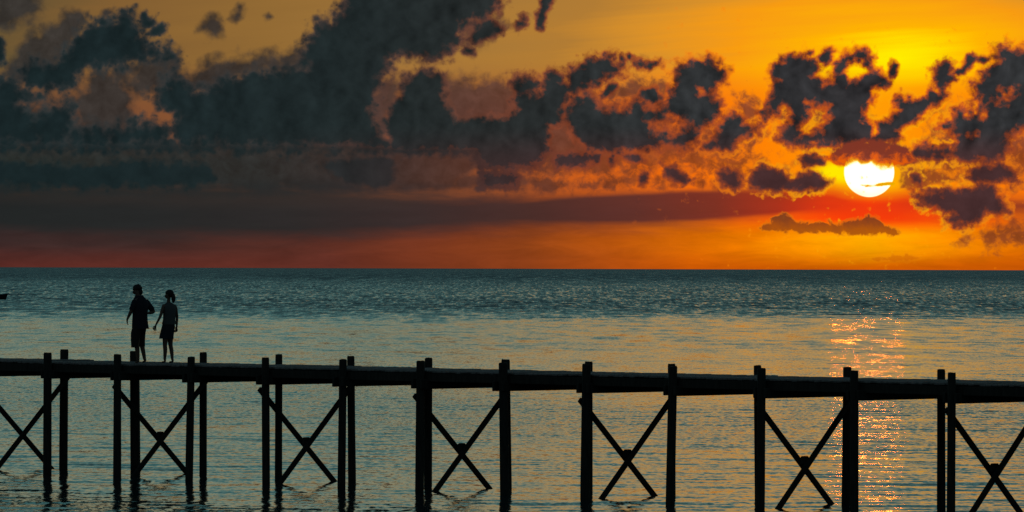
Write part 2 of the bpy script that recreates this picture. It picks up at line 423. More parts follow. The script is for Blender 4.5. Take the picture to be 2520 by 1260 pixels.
def build_sky():
    R = 80000.0
    us = np.concatenate([np.linspace(-8000, -1500, 200)[:-1], np.arange(-1500, 1500, 4.0), np.linspace(1500, 8000, 200)])
    vs = np.concatenate([np.arange(-24, 690, 3.5), np.linspace(692, 1400, 80)])
    U, V = np.meshgrid(us, vs)
    # outline coordinates; outside the drawn part the bank carries on, folded over
    PX = U + 1260
    PX = np.abs((PX + 20) % 5080)
    PX = np.where(PX > 2540, 5080 - PX, PX) - 20
    PY = hz(np.clip(U + 1260, -200, 2700)) - V
    top = -PY
    PYm = np.where(PY < -35, -70 - PY, PY)
    fade = np.clip((top - 60) / 260, 0, 1) * 3.2 + np.clip((np.abs(U) - 6000) / 1500, 0, 1) * 4
    az, el = U / FX, V / FX
    co = np.stack([R * np.sin(az) * np.cos(el), R * np.cos(az) * np.cos(el), R * np.sin(el) + CAM_H], -1).reshape(-1, 3)
    me = np_mesh('sky', co, grid_quads(len(vs), len(us)))
    outside = (np.abs(U) > 1290)
    for nm, polys in (('cumulus', CUM), ('veil', VEIL), ('band', BAND), ('lowcloud', LOW), ('streak', STREAK), ('suncap', CAP)):
        S = layer(PX, PYm, polys)
        if nm in ('streak', 'suncap') or nm == 'lowcloud': S = np.where(outside, -2.2, S)
        if nm == 'cumulus':
            for soft, pts in HOLES:
                d_ = sdf_poly(PX, PYm, pts) / soft
                S = np.where(d_ > -2.2, np.minimum(S, np.clip(-d_ * .8 + .1, -2.2, 2.2)), S)
        S = S - fade
        a = me.attributes.new(nm, 'FLOAT', 'POINT')
        a.data.foreach_set('value', S.astype(np.float32).ravel())
    m, N = new_mat('cloud_layer')
    pos = N.n.new('ShaderNodeNewGeometry').outputs['Position']
    d = N.vm('NORMALIZE', N.vm('SUBTRACT', pos, (0, 0, CAM_H)))
    u, v = sky_coords(N, d)
    uv = N.xyz(N.m('MULTIPLY', u, .01), N.m('MULTIPLY', v, .01), 0.0)     # 1 = 100 angular units
    adu = N.m('ABSOLUTE', N.m('SUBTRACT', u, SUN_U))
    xr = N.m('DIVIDE', adu, 2200.0)
    big = N.m('SUBTRACT', N.noise(uv, 1.6, 3, .5), .5)
    fl_n = N.n.new('ShaderNodeMix')          # the far-off left bank is smoother, the cloud by the sun more torn
    N.put(fl_n.inputs[0], N.ss(xr, .35, .6))
    N.put(fl_n.inputs[2], N.noise(uv, 3.8, 8, .58, .35))
    N.put(fl_n.inputs[3], N.noise(uv, 2.6, 6, .48, .15))
    fluff = N.m('SUBTRACT', fl_n.outputs[0], .5)
    n2 = N.n.new('ShaderNodeTexVoronoi')
    n2.feature = 'SMOOTH_F1'
    n2.inputs['Scale'].default_value = 5.5
    n2.inputs['Detail'].default_value = 2.0
    n2.inputs['Roughness'].default_value = .4
    warp = N.vm('ADD', uv, N.vm('SCALE', N.noise(uv, 5.0, 3, .6, color=True), .14))
    N.l.new(warp, n2.inputs['Vector'])
    puff = N.m('SUBTRACT', .52, n2.outputs['Distance'])
    nz = N.m('ADD', N.m('MULTIPLY', fluff, 2.7), N.m('MULTIPLY', puff, 1.5))
    nz = N.m('ADD', N.m('ADD', nz, N.m('MULTIPLY', big, .8)), N.ss(xr, .7, .45, .6, .95))
    # cumulus: crisp tops, softer bases
    S = N.m('ADD', N.attr('cumulus'), nz)
    a_c = N.ss(S, -.75, .75)
    core = N.m('MAXIMUM', N.ss(S, -.1, 1.5), N.m('MULTIPLY', N.ss(v, 325.0, 285.0), N.ss(xr, .2, .5)))
    lowf = N.m('MULTIPLY', N.ss(v, 330.0, 280.0), N.ss(xr, .3, .5))
    stv = N.xyz(N.m('MULTIPLY', u, .002), N.m('MULTIPLY', v, .012), 5.0)
    str_ = N.m('SUBTRACT', N.noise(stv, 1.5, 5, .55), .5)
    vn = N.m('ADD', N.m('MULTIPLY', fluff, 3.6), N.m('MULTIPLY', big, 2.4))
    vn = N.m('ADD', N.m('MULTIPLY', vn, N.m('SUBTRACT', 1.0, N.m('MULTIPLY', lowf, .7))), N.m('MULTIPLY', N.m('MULTIPLY', str_, 3.0), lowf))
    S2 = N.m('ADD', N.attr('veil'), vn)
    a_v = N.m('MULTIPLY', N.ss(S2, N.ss(xr, .25, .5, -.15, -1.0), N.ss(xr, .25, .5, 1.25, 1.1)), N.ss(xr, .3, .7, .88, .96))
    S3 = N.m('ADD', N.attr('band'), N.m('MULTIPLY', str_, 2.2))
    a_b = N.m('MULTIPLY', N.ss(S3, -.9, .9), .94)
    S4 = N.m('ADD', N.attr('lowcloud'), N.m('MULTIPLY', fluff, 4.6))
    a_l = N.m('MULTIPLY', N.ss(S4, -.5, .9), N.ss(v, 40.0, 75.0, .5, .93))
    a_s = N.ss(N.m('ADD', N.attr('streak'), N.m('MULTIPLY', fluff, 3.0)), -.6, .4)
    # light each layer lets through or scatters: warm close to the sun, slate far from it
    C = s2l
    cum = N.ramp(xr, [(0, C(52, 50, 52)), (.1, C(50, 50, 52)), (.25, C(46, 49, 50)), (.42, C(40, 44, 44)), (.6, C(33, 42, 43)), (.8, C(28, 40, 42)), (1, C(25, 38, 40))])
    cum_edge = N.ramp(xr, [(0, C(226, 92, 14)), (.12, C(190, 80, 28)), (.3, C(150, 70, 40)), (.45, C(108, 66, 52)), (.65, C(62, 58, 56)), (1, C(46, 52, 53))])
    warm = N.ss(v, 360.0, 240.0)
    shade = N.m('ADD', .75, N.m('MULTIPLY', N.noise(uv, 1.9, 5, .55), 1.25))
    cumc = N.mix(core, cum_edge, cum)
    cumc = N.mix(N.m('MULTIPLY', warm, N.ss(xr, .75, .05)), cumc, N.mix(core, C(160, 70, 34), C(76, 48, 48)))
    # billows: parts thicker than what lies on their sunward side stay dark, the others catch light
    tosun = N.vm('NORMALIZE', N.xyz(N.m('SUBTRACT', SUN_U, u), N.m('SUBTRACT', SUN_V + 260.0, v), 0.0))
    nb = N.noise(uv, 1.3, 5, .48, .2)
    nc = N.noise(N.vm('ADD', uv, N.vm('SCALE', tosun, .16)), 1.3, 5, .48, .2)
    relief = N.m('MULTIPLY', N.m('SUBTRACT', nb, nc), N.m('MULTIPLY', N.ss(xr, .2, .6, 2.3, 1.3), N.ss(v, 250.0, 330.0, .3, 1.0)))
    cumc = N.vm('SCALE', cumc, N.m('MAXIMUM', .45, N.m('ADD', N.m('MULTIPLY', shade, .66), relief)))
    vei = N.ramp(xr, [(0, C(142, 62, 36)), (.12, C(124, 60, 42)), (.22, C(112, 60, 46)), (.3, C(100, 60, 48)), (.45, C(84, 58, 52)), (.6, C(64, 55, 50)), (.75, C(52, 48, 46)), (1, C(57, 54, 51))])
    vlow = N.ramp(xr, [(0, C(140, 62, 36)), (.2, C(138, 66, 32)), (.4, C(82, 52, 44)), (.55, C(50, 45, 45)), (.68, C(38, 44, 44)), (1, C(33, 45, 44))])
    vei = N.mix(N.ss(v, 320.0, 260.0), vei, vlow)
    vei = N.vm('SCALE', vei, N.m('ADD', .25, N.m('MULTIPLY', N.noise(uv, 2.7, 6, .58, .4), 1.35)))
    ban = N.ramp(xr, [(0, C(236, 58, 14)), (.05, C(214, 52, 18)), (.1, C(160, 44, 28)), (.17, C(112, 42, 36)), (.26, C(84, 44, 42)), (.38, C(66, 44, 42)), (.5, C(50, 43, 43)), (.65, C(40, 41, 41)), (1, C(32, 37, 37))])
    ban = N.vm('SCALE', ban, N.m('ADD', .82, N.m('MULTIPLY', N.noise(stv, 3.0, 5, .6), .36)))
    lowc = N.mix(N.ss(S4, -.2, .8), C(232, 136, 16), N.mix(N.ss(v, 30.0, 80.0), C(196, 92, 8), N.mix(N.ss(N.m('ADD', v, N.m('MULTIPLY', fluff, 50.0)), 84.0, 132.0), C(170, 82, 12), C(120, 62, 30))))
    strc = C(232, 170, 0)
    S6 = N.m('ADD', N.attr('suncap'), N.m('MULTIPLY', fluff, 3.4))
    a_k = N.m('MULTIPLY', N.ss(S6, -.6, .5), .995)
    rs = N.vm('LENGTH', N.xyz(N.m('SUBTRACT', u, SUN_U), N.m('SUBTRACT', v, SUN_V), 0.0))
    capc = N.mix(N.m('MAXIMUM', N.ss(S6, -.5, 1.4), N.ss(rs, 60.0, 63.0)), C(255, 220, 0), N.mix(N.ss(N.m('ADD', v, N.m('MULTIPLY', fluff, 110.0)), 262.0, 290.0), C(226, 92, 8), C(128, 54, 38)))
    # silver lining: thin edges facing the sun glow
    near = N.ss(adu, 700.0, 150.0)
    rim = N.m('MULTIPLY', N.m('MULTIPLY', N.ss(S, -1.1, -.2), N.ss(S, .7, -.1)), N.m('MULTIPLY', near, N.ss(N.noise(uv, 2.2, 4, .6), .40, .55)))
    rim_c = N.mix(N.ss(adu, 500.0, 60.0), C(255, 120, 10), C(255, 170, 10))

    def em(col):
        e = N.n.new('ShaderNodeEmission')
        N.put(e.inputs[0], col)
        return e.outputs[0]

    def mx(f, a, b):
        n = N.n.new('ShaderNodeMixShader')
        N.put(n.inputs[0], f)
        N.l.new(a, n.inputs[1])
        N.l.new(b, n.inputs[2])
        return n.outputs[0]

    sh = N.n.new('ShaderNodeBsdfTransparent').outputs[0]
    sh = mx(a_v, sh, em(vei))
    sh = mx(a_b, sh, em(ban))
    sh = mx(N.m('MULTIPLY', rim, .95), sh, em(rim_c))
    sh = mx(a_c, sh, em(cumc))
    sh = mx(a_l, sh, em(lowc))
    sh = mx(a_k, sh, em(capc))
    sh = mx(a_s, sh, em(strc))
    o = N.n.new('ShaderNodeOutputMaterial')
    N.l.new(sh, o.inputs[0])
    m.cycles.emission_sampling = 'NONE'
    ob = link_mesh('sky', me, m)
    ob['kind'] = 'structure'


build_sky()


# ------------------------------------------------------------------ sea: real waves, calm inshore, ruffled offshore
def rough_zone(Y):
    """0 calm .. 1 ruffled, by distance from shore"""
    return np.clip((Y - 440) / 160, 0, 1)


def build_sea():
    rows = [42.0]
    while rows[-1] < 5200:
        rows.append(rows[-1] + max(.2, .0016 * rows[-1]))
    rows = np.array(rows + list(np.geomspace(5300, 120000, 60)))
    tl = np.linspace(-.118, .118, 700)
    side = np.geomspace(.12, .95, 60)
    ts = np.concatenate([-side[::-1], tl, side])
    Y = np.repeat(rows[:, None], len(ts), 1).astype(np.float32)
    X = (rows[:, None] * ts[None, :]).astype(np.float32)
    rng = np.random.default_rng(3)
    Zh = np.zeros_like(X)
    dz = np.maximum(.2, .0016 * rows)
    dx = rows * .236 / 700
    rz = rough_zone(rows)
    # (wavelength range, slope in calm water, slope in ruffled water, number)
    for lo, hi, sc, sr, n in ((.55, 1.3, .024, .0, 16), (1.2, 3.0, .016, .055, 16), (2.8, 7, .009, .055, 14), (7, 16, .003, .022, 10), (16, 40, .001, .007, 8)):
        acc = np.zeros_like(X)
        for k in range(n):
            lam = lo * (hi / lo) ** rng.random()
            th = rng.normal(math.radians(84), .42)
            kx, ky = 2 * math.pi / lam * math.cos(th), 2 * math.pi / lam * math.sin(th)
            ph = rng.random() * 6.283
            res = np.clip(lam / (2.2 * dz) - 1, 0, 1) * np.clip(lam / (2.2 * dx) - 1, 0, 1)
            if k % 2:
                wob = np.float32(.6) * np.sin(X * np.float32(ky * .13) + Y * np.float32(kx * .2 + .01) + np.float32(ph))
            sl = (sc + (sr - sc) * rz) * res * math.sqrt(2 / n) * lam / (2 * math.pi)
            act = np.nonzero(sl > 1e-6)[0]
            if len(act) == 0: continue
            e = act[-1] + 1
            acc[:e] += sl[:e, None].astype(np.float32) * np.sin(X[:e] * np.float32(kx) + Y[:e] * np.float32(ky) + np.float32(ph) + wob[:e] if k % 2 else X[:e] * np.float32(kx) + Y[:e] * np.float32(ky) + np.float32(ph))
        # groups: the waves come in patches
        g = np.sin(X / (hi * 3.1) + Y / (hi * 5.0) + lo) * np.sin(Y / (hi * 4.3) - X / (hi * 6.7) + 2 * lo)
        Zh += acc * (1 + .5 * g)
    co = np.stack([X, Y, Zh], -1).reshape(-1, 3)
    q = grid_quads(len(rows), len(ts))
    # quiet sheet under and around the fan, out to the horizon
    n0 = len(co)
    E = 120000.0
    ring = np.array([[-E, -300, -.9], [E, -300, -.9], [E, E, -.9], [-E, E, -.9]], np.float32)
    co = np.concatenate([co, ring])
    q = np.concatenate([q, np.array([[n0, n0 + 1, n0 + 2, n0 + 3]])])
    me = np_mesh('sea', co, q)
    m, N = new_mat('sea_water')
    g = N.n.new('ShaderNodeNewGeometry')
    pos = g.outputs['Position']
    p = N.sep(pos)
    y = p[1]
    # wind patches
    patch = N.m('SUBTRACT', N.noise(N.xyz(N.m('MULTIPLY', p[0], .03), N.m('MULTIPLY', y, .008)), 1.0, 5, .6), .5)
    yy = N.m('ADD', y, N.m('MULTIPLY', patch, 300.0))
    rough = N.ss(yy, 380.0, 680.0)
    band = N.m('MULTIPLY', N.ss(yy, 128.0, 150.0), N.ss(yy, 215.0, 172.0))
    far = N.ss(y, 550.0, 3000.0)

    def tilt(sx, sy, off, det=2, rg=.5):
        q = N.xyz(N.m('MULTIPLY', p[0], sx), N.m('MULTIPLY', y, sy), off)
        return N.vm('SUBTRACT', N.noise(q, 1.0, det, rg, color=True), (.5, .5, .5))
    a = tilt(8.0, 3.2, 0.0, 3)             # ripples
    b = tilt(1.7, .55, 4.0, 3)             # wavelets
    cc = tilt(1.5, .06, 9.0, 3, .6)         # wave groups offshore
    dd = tilt(.22, .006, 13.0, 3, .6)
    ee = tilt(.55, .09, 21.0, 3, .6)        # long low wavelets at middle distance
    sa = N.ss(rough, 0.0, 1.0, .17, .22, 'LINEAR')
    sb = N.ss(rough, 0.0, 1.0, .066, .24, 'LINEAR')
    tot = N.vm('ADD', N.vm('SCALE', a, N.m('ADD', sa, N.m('MULTIPLY', band, .09))), N.vm('SCALE', b, sb))
    tot = N.vm('ADD', tot, N.vm('SCALE', cc, N.m('MULTIPLY', rough, .42)))
    tot = N.vm('ADD', tot, N.vm('SCALE', dd, N.m('MULTIPLY', far, .35)))
    mid = N.m('MULTIPLY', N.ss(yy, 190.0, 330.0), N.ss(yy, 900.0, 500.0))
    tot = N.vm('ADD', tot, N.vm('SCALE', ee, N.m('MULTIPLY', mid, .16)))
    t = N.sep(tot)
    # at this low angle only the faces turned to the viewer on shore are seen offshore
    lean = N.m('ADD', N.m('MULTIPLY', rough, .076), N.m('MULTIPLY', band, .012))
    lean = N.m('ADD', N.m('ADD', lean, .032), N.m('MULTIPLY', mid, .014))
    lean = N.m('ADD', lean, N.m('MULTIPLY', far, .10))
    vec = N.xyz(N.m('MULTIPLY', t[0], .4), N.m('SUBTRACT', t[1], lean), 0.0)
    nrm = N.vm('NORMALIZE', N.vm('ADD', g.outputs['Normal'], vec))
    bs = N.n.new('ShaderNodeBsdfPrincipled')
    bs.inputs['Base Color'].default_value = (.008, .022, .026, 1)
    bs.inputs['Roughness'].default_value = .075
    bs.inputs['IOR'].default_value = 1.333
    N.l.new(nrm, bs.inputs['Normal'])
    o = N.n.new('ShaderNodeOutputMaterial')
    N.l.new(bs.outputs[0], o.inputs[0])
    ob = link_mesh('sea', me, m)
    ob['kind'] = 'structure'


build_sea()


# ------------------------------------------------------------------ timber
def timber_mat(name, base, worn):
    m, N = new_mat(name)
    tc = N.n.new('ShaderNodeTexCoord').outputs['Object']
    gr = N.noise(N.vm('MULTIPLY', tc, (14, 14, 2.5)), 1.0, 6, .65, .6)
    blot = N.noise(tc, 1.7, 4, .6)
    col = N.mix(N.ss(gr, .3, .7), base, worn)
    col = N.mix(N.ss(blot, .45, .75, 0, .5), col, (.012, .014, .012, 1))
    bs = N.n.new('ShaderNodeBsdfPrincipled')
    N.l.new(col, bs.inputs['Base Color'])
    bs.inputs['Roughness'].default_value = .85
    bs.inputs['Specular IOR Level'].default_value = .15
    bp = N.n.new('ShaderNodeBump')
    bp.inputs['Strength'].default_value = .5
    bp.inputs['Distance'].default_value = .01
    N.l.new(gr, bp.inputs['Height'])
    N.l.new(bp.outputs[0], bs.inputs['Normal'])
    o = N.n.new('ShaderNodeOutputMaterial')
    N.l.new(bs.outputs[0], o.inputs[0])
    return m


M_POST = timber_mat('wet_dark_timber', (.020, .017, .014, 1), (.045, .037, .03, 1))
M_DECK = timber_mat('weathered_deck_timber', (.15, .12, .11, 1), (.26, .215, .2, 1))


def beam_bm(bm, a, b, w, h, up=Vector((0, 0, 1)), bev=.012, jit=0):
    """square timber from a to b, w across, h along 'up'"""
    a, b = Vector(a), Vector(b)
    d = (b - a)
    L = d.length
    z = d.normalized()
    x = z.cross(up)
    if x.length < 1e-4: x = Vector((1, 0, 0))
    x.normalize()
    y = x.cross(z).normalized()
    r = bmesh.ops.create_cube(bm, size=1)
    vs = r['verts']
    M = Matrix((x, y, z)).transposed().to_4x4()
    bmesh.ops.scale(bm, vec=(w, h, L), verts=vs)
    bmesh.ops.transform(bm, matrix=Matrix.Translation((a + b) / 2) @ M, verts=vs)
    if bev:
        es = list({e for v_ in vs for e in v_.link_edges})
        bmesh.ops.bevel(bm, geom=es, offset=bev, segments=1, affect='EDGES')


def bm_obj(name, bm, mat, parent=None, loc=None, smooth=False):
    me = bpy.data.meshes.new(name)
    bm.normal_update()
    bm.to_mesh(me)
    bm.free()
    if smooth:
        for p_ in me.polygons: p_.use_smooth = True
    return link_mesh(name, me, mat, parent, loc)


def post_obj(x, y, top, dxb, w, rot, parent):
    """driven pile: slightly tapered, slightly leaning (dxb = sideways drift at the water), corners knocked off"""
    bm = bmesh.new()
    zs = [-1.6, -.4, .3, 1.2, 2.1, top - .03, top]
    prev = None
    n = 12
    rings = []
    for k, z in enumerate(zs):
        f = (top - z) / top
        cx = dxb * f
        ww = w * (1 + .05 * f) * (1 + random.uniform(-.025, .025))
        if k == len(zs) - 1: ww *= .9
        ring = []
        for i in range(n):
            a = 2 * math.pi * (i + .5) / n
            # rounded square section
            ca, sa = math.cos(a), math.sin(a)
            rr = .5 * ww / (abs(ca) ** 5 + abs(sa) ** 5) ** (1 / 5)
            ring.append(bm.verts.new((cx + rr * math.cos(a + rot), rr * math.sin(a + rot), z + (random.uniform(-.008, .008) if k >= 5 else 0))))
        rings.append(ring)
    for r0, r1 in zip(rings, rings[1:]):
        for i in range(n):
            bm.faces.new((r0[i], r0[(i + 1) % n], r1[(i + 1) % n], r1[i]))
    bm.faces.new(rings[-1])
    bm.faces.new(rings[0][::-1])
    return bm_obj('post', bm, M_POST, parent, (x, y, 0))


Z0 = 115.0
P0 = Vector((-1142 * Z0 / FX, Z0, 0))
STEP = Vector((186 * Z0 / FX, -.015 * Z0, 0))      # from bent to bent (2.42 m)
CROSS = Vector((196 * Z0 / FX, .01534 * Z0, 0))    # from near row to far row (2.5 m)
SD = STEP.normalized()
CD = CROSS.normalized()
ANG = math.atan2(SD.y, SD.x)


def px(p):
    return 1260 + FX * p.x / p.y


# surveyed deviations of the piles: (centre at top, centre at water, width, top height) as bearings
NEAR = {0: (118, 118, 20.5, 868), 1: (290, 290, 19.5, 872), 2: (471.5, 467, 18.5, 878), 3: (654, 656.5, 19, 880),
        4: (845, 842, 19.5, 884), 5: (1036, 1034, 21, 888), 6: (1239, 1244, 22.5, 892), 7: (1444, 1441, 22, 896),
        8: (1657, 1651, 22, 901), 9: (1875, 1873, 21, 906), 10: (2103, 2104, 21, 912), 11: (2343, 2342, 20.5, 916.5)}
FAR = {-2: (-15, -16, 19, 857), -1: (159, 157.5, 20.5, 860), 0: (332, 335, 24, 864), 1: (501, 501.5, 18, 867), 2: (687, 687, 18, 872),
       3: (864, 868, 18.5, 876.5), 4: (1055.5, 1055, 19, 880.6), 5: (1245, 1250, 22, 884.5), 6: (1449.5, 1450, 20, 890),
       7: (1653.5, 1655, 18.5, 895), 8: (1865, 1869, 19.5, 899), 9: (2086, 2083, 20.5, 903.5), 10: (2317, 2318, 20.5, 909)}

pier = bpy.data.objects.new('pier', None)
COL.objects.link(pier)
pier.location = P0
tag(pier, 'long dark timber pier on paired posts with crossed braces, standing in calm water', 'pier')
random.seed(11)
N_LO, N_HI = -7, 17
for n in range(N_LO, N_HI + 1):
    for row, table in ((0, NEAR), (1, FAR)):
        p = P0 + STEP * n + CROSS * row
        if n in table:
            xt, xb, w, ty = table[n]
            zt = CAM_H - (ty - hz(xt)) * p.y / FX
            dxt = (xt - px(p)) * p.y / FX
            dxb = (xb - xt) * p.y / FX
            w = w * p.y / FX
        else:
            zt, dxt, dxb, w = 2.72 + random.uniform(-.02, .02), random.uniform(-.03, .03), random.uniform(-.04, .04), .19
        rot = random.uniform(-.15, .15)
        # a square post turned by a small angle looks wider than its side
        post_obj(p.x + dxt - P0.x, p.y - P0.y, zt, dxb, w * .97, rot, pier)
# cap beams under the deck, one pair of timbers per bent
for n in range(N_LO, N_HI + 1):
    a = STEP * n - CD * .07
    b = STEP * n + CROSS + CD * .07
    for sgn in (-1, 1):
        bm = bmesh.new()
        off = SD * (.135 * sgn)
        zc = 2.235 + random.uniform(-.006, .006)
        beam_bm(bm, a + off + Vector((0, 0, zc)), b + off + Vector((0, 0, zc)), .07, .2)
        bm_obj('cap_beam', bm, M_POST, pier)
# bearers along the pier
for k, off in enumerate((.17, 1.25, 2.34)):
    for n in range(N_LO, N_HI, 2):
        bm = bmesh.new()
        a = STEP * (n - .03) + CD * off + SD * .0
        b = STEP * (n + 1.97) + CD * off
        beam_bm(bm, a + Vector((0, 0, 2.398)), b + Vector((0, 0, 2.398 + random.uniform(-.004, .004))), .08, .12)
        bm_obj('bearer', bm, M_POST, pier)
# edge boards on both sides of the deck
for k, off in enumerate((.115, 2.395)):
    for n in range(N_LO, N_HI, 2):
        bm = bmesh.new()
        a = STEP * n + CD * off
        b = STEP * (n + 1.995) + CD * off
        z_ = 2.37 + random.uniform(-.006, .006)
        beam_bm(bm, a + Vector((0, 0, z_)), b + Vector((0, 0, z_)), .026, .165, bev=.004)
        bm_obj('edge_board', bm, M_POST, pier)
# deck: loose boards laid across
bm = bmesh.new()
tot = STEP.length * (N_HI - N_LO) + .4
s = STEP.length * N_LO - .2
end = STEP.length * N_HI + .2
lift = 0
while s < end:
    w = random.uniform(.135, .15)
    if random.random() < .06: lift = random.choice((0, 0, .008, .014))
    z_ = 2.482 + lift + random.uniform(-.004, .004)
    e0, e1 = .13 - random.uniform(0, .018), 2.38 + random.uniform(0, .018)
    tw = random.uniform(-.006, .006)
    beam_bm(bm, SD * (s + w / 2) + CD * e0 + Vector((0, 0, z_ - tw)), SD * (s + w / 2) + CD * e1 + Vector((0, 0, z_ + tw)), w - .012, .036, bev=.004)
    s += w
bm_obj('deck', bm, M_DECK, pier)
# crossed braces on every second bent
for n in range(-7, 18, 2):
    base = STEP * n
    cr = lambda t, z, o: base + CROSS * t + SD * o + Vector((0, 0, z))
    j = random.uniform(-.03, .03)
    bm = bmesh.new()
    beam_bm(bm, cr(.01, 2.02 + j, -.15), cr(.905, -.06, -.15), .07, .105, bev=.006)
    bm_obj('brace', bm, M_POST, pier)
    bm = bmesh.new()
    beam_bm(bm, cr(.985, 2.09 + j, .15), cr(.113, -.06, .15), .07, .105, bev=.006)
    bm_obj('brace', bm, M_POST, pier)
    if n != -1:
        bm = bmesh.new()
        beam_bm(bm, cr(.50, .89, -.07), cr(.50, .89, .07), .16, .18, bev=.03)
        bm_obj('spacer_block', bm, M_POST, pier)
    else:
        bm = bmesh.new()
        beam_bm(bm, cr(.51, .81, -.1), cr(.51, .81, .1), .05, .05, bev=.01)
        bm_obj('bolt', bm, M_POST, pier)


# ------------------------------------------------------------------ people
def cloth_mat(name, c1, c2, rough=.9, scale=60):
    m, N = new_mat(name)
    tc = N.n.new('ShaderNodeTexCoord').outputs['Object']
    col = N.mix(N.noise(tc, scale, 4, .6), c1, c2)
    bs = N.n.new('ShaderNodeBsdfPrincipled')
    N.l.new(col, bs.inputs['Base Color'])
    bs.inputs['Roughness'].default_value = rough
    bs.inputs['Specular IOR Level'].default_value = .2
    o = N.n.new('ShaderNodeOutputMaterial')
    N.l.new(bs.outputs[0], o.inputs[0])
    return m


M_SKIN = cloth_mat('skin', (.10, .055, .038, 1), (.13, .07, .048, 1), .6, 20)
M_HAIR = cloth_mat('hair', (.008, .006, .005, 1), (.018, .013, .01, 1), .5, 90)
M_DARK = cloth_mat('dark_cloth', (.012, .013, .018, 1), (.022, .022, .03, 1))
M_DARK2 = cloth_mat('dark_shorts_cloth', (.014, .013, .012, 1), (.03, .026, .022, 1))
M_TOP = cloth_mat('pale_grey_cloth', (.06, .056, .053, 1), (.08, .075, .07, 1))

SX = .0091     # metres per angular unit at the walkers' distance


def skin_mesh(name, J, E, mat, parent, root, sub=2):
    names = list(J)
    me = bpy.data.meshes.new(name)
    me.from_pydata([J[k][:3] for k in names], [(names.index(a), names.index(b)) for a, b in E], [])
    o = bpy.data.objects.new(name, me)
    COL.objects.link(o)
    md = o.modifiers.new('skin', 'SKIN')
    md.use_smooth_shade = True
    md.branch_smoothing = .6
    for i, k in enumerate(names):
        rr = J[k][3]
        sv = me.skin_vertices[0].data[i]
        sv.radius = rr if isinstance(rr, tuple) else (rr, rr)
        sv.use_root = (k == root)
    if sub:
        ms = o.modifiers.new('sub', 'SUBSURF')
        ms.levels = sub
        ms.render_levels = sub
    dg = bpy.context.evaluated_depsgraph_get()
    nm = bpy.data.meshes.new_from_object(o.evaluated_get(dg))
    bpy.data.objects.remove(o)
    nm.name = name
    nm.materials.clear()
    for p_ in nm.polygons: p_.use_smooth = True
    return link_mesh(name, nm, mat, parent)


def chain(*k):
    return list(zip(k, k[1:]))


def shell(bm, rings, side, seg=20, close_top=False, wob=.0):
    """cloth tube through ellipse rings (centre, half width along side, half depth across)"""
    prev = None
    for ci, (c, a, b, sv) in enumerate(rings):
        c = Vector(c)
        sv = Vector(sv).normalized()
        fv = Vector((0, 0, 1)).cross(sv).normalized()
        ring = []
        for i in range(seg):
            t = 2 * math.pi * i / seg
            k = 1 + wob * math.sin(3 * t + ci * .8) + wob * .6 * math.sin(7 * t + ci)
            ring.append(bm.verts.new(c + sv * (a * k * math.cos(t)) + fv * (b * k * math.sin(t))))
        if prev:
            for i in range(seg):
                bm.faces.new((prev[i], prev[(i + 1) % seg], ring[(i + 1) % seg], ring[i]))
        prev = ring
        if ci == 0 and close_top: bm.faces.new(ring[::-1])
    return prev


def tube(bm, pts, seg=12):
    """open sleeve around a limb: pts = [(co, r)]"""
    prev = None
    for i, (c, r_) in enumerate(pts):
        c = Vector(c)
        a = Vector(pts[max(i - 1, 0)][0])
        b = Vector(pts[min(i + 1, len(pts) - 1)][0])
        d = (b - a).normalized()
        x = d.orthogonal().normalized()
        if prev is not None:
            x = (lastx - d * lastx.dot(d)).normalized()
        lastx = x
        y = d.cross(x)
        ring = [bm.verts.new(c + x * (r_ * math.cos(2 * math.pi * k / seg)) + y * (r_ * math.sin(2 * math.pi * k / seg))) for k in range(seg)]
        if prev:
            for k in range(seg):
                bm.faces.new((prev[k], prev[(k + 1) % seg], ring[(k + 1) % seg], ring[k]))
        prev = ring


def blob(bm, c, r_, rot=None, seg=20):
    mres = bmesh.ops.create_uvsphere(bm, u_segments=seg, v_segments=seg // 2 + 2, radius=1)
    vs = mres['verts']
    M = Matrix.Translation(Vector(c)) @ (rot.to_4x4() if rot else Matrix()) @ Matrix.Diagonal((*r_, 1))
    bmesh.ops.transform(bm, matrix=M, verts=vs)
    return vs


def hand(J, E, wrist, pre, w, palm, curl, side):
    """palm and five fingers grown from the wrist joint; palm = direction of the hand, curl = way the fingers bend"""
    w, palm, curl, side = Vector(w), Vector(palm).normalized(), Vector(curl).normalized(), Vector(side).normalized()
    c = w + palm * .05
    J[pre + 'palm'] = (*c, (.030, .018))
    E.append((wrist, pre + 'palm'))
    for i, (o, ln) in enumerate(((-.027, .058), (-.009, .068), (.009, .072), (.027, .064))):
        a = c + side * o + palm * .038
        b = a + palm * ln * .45 + curl * .008
        d = b + palm * ln * .25 + curl * ln * .45
        for nm, q, rr in (('a', a, .0095), ('b', b, .0088), ('c', d, .0072)):
            J[f'{pre}{i}{nm}'] = (*q, rr)
        E.append((pre + 'palm', f'{pre}{i}a'))
        E.extend(chain(f'{pre}{i}a', f'{pre}{i}b', f'{pre}{i}c'))
    a = c + side * .042 + palm * .0
    b = a + side * .012 + palm * .03 + curl * .012
    d = b + palm * .022 + curl * .012
    for nm, q, rr in (('a', a, .0115), ('b', b, .0105), ('c', d, .009)):
        J[f'{pre}t{nm}'] = (*q, rr)
    E.append((pre + 'palm', pre + 'ta'))
    E.extend(chain(pre + 'ta', pre + 'tb', pre + 'tc'))


SIDE = Vector((1, 1, 0)).normalized()      # the walkers' right hand side
FWD = Vector((-1, 1, 0)).normalized()      # the way they walk


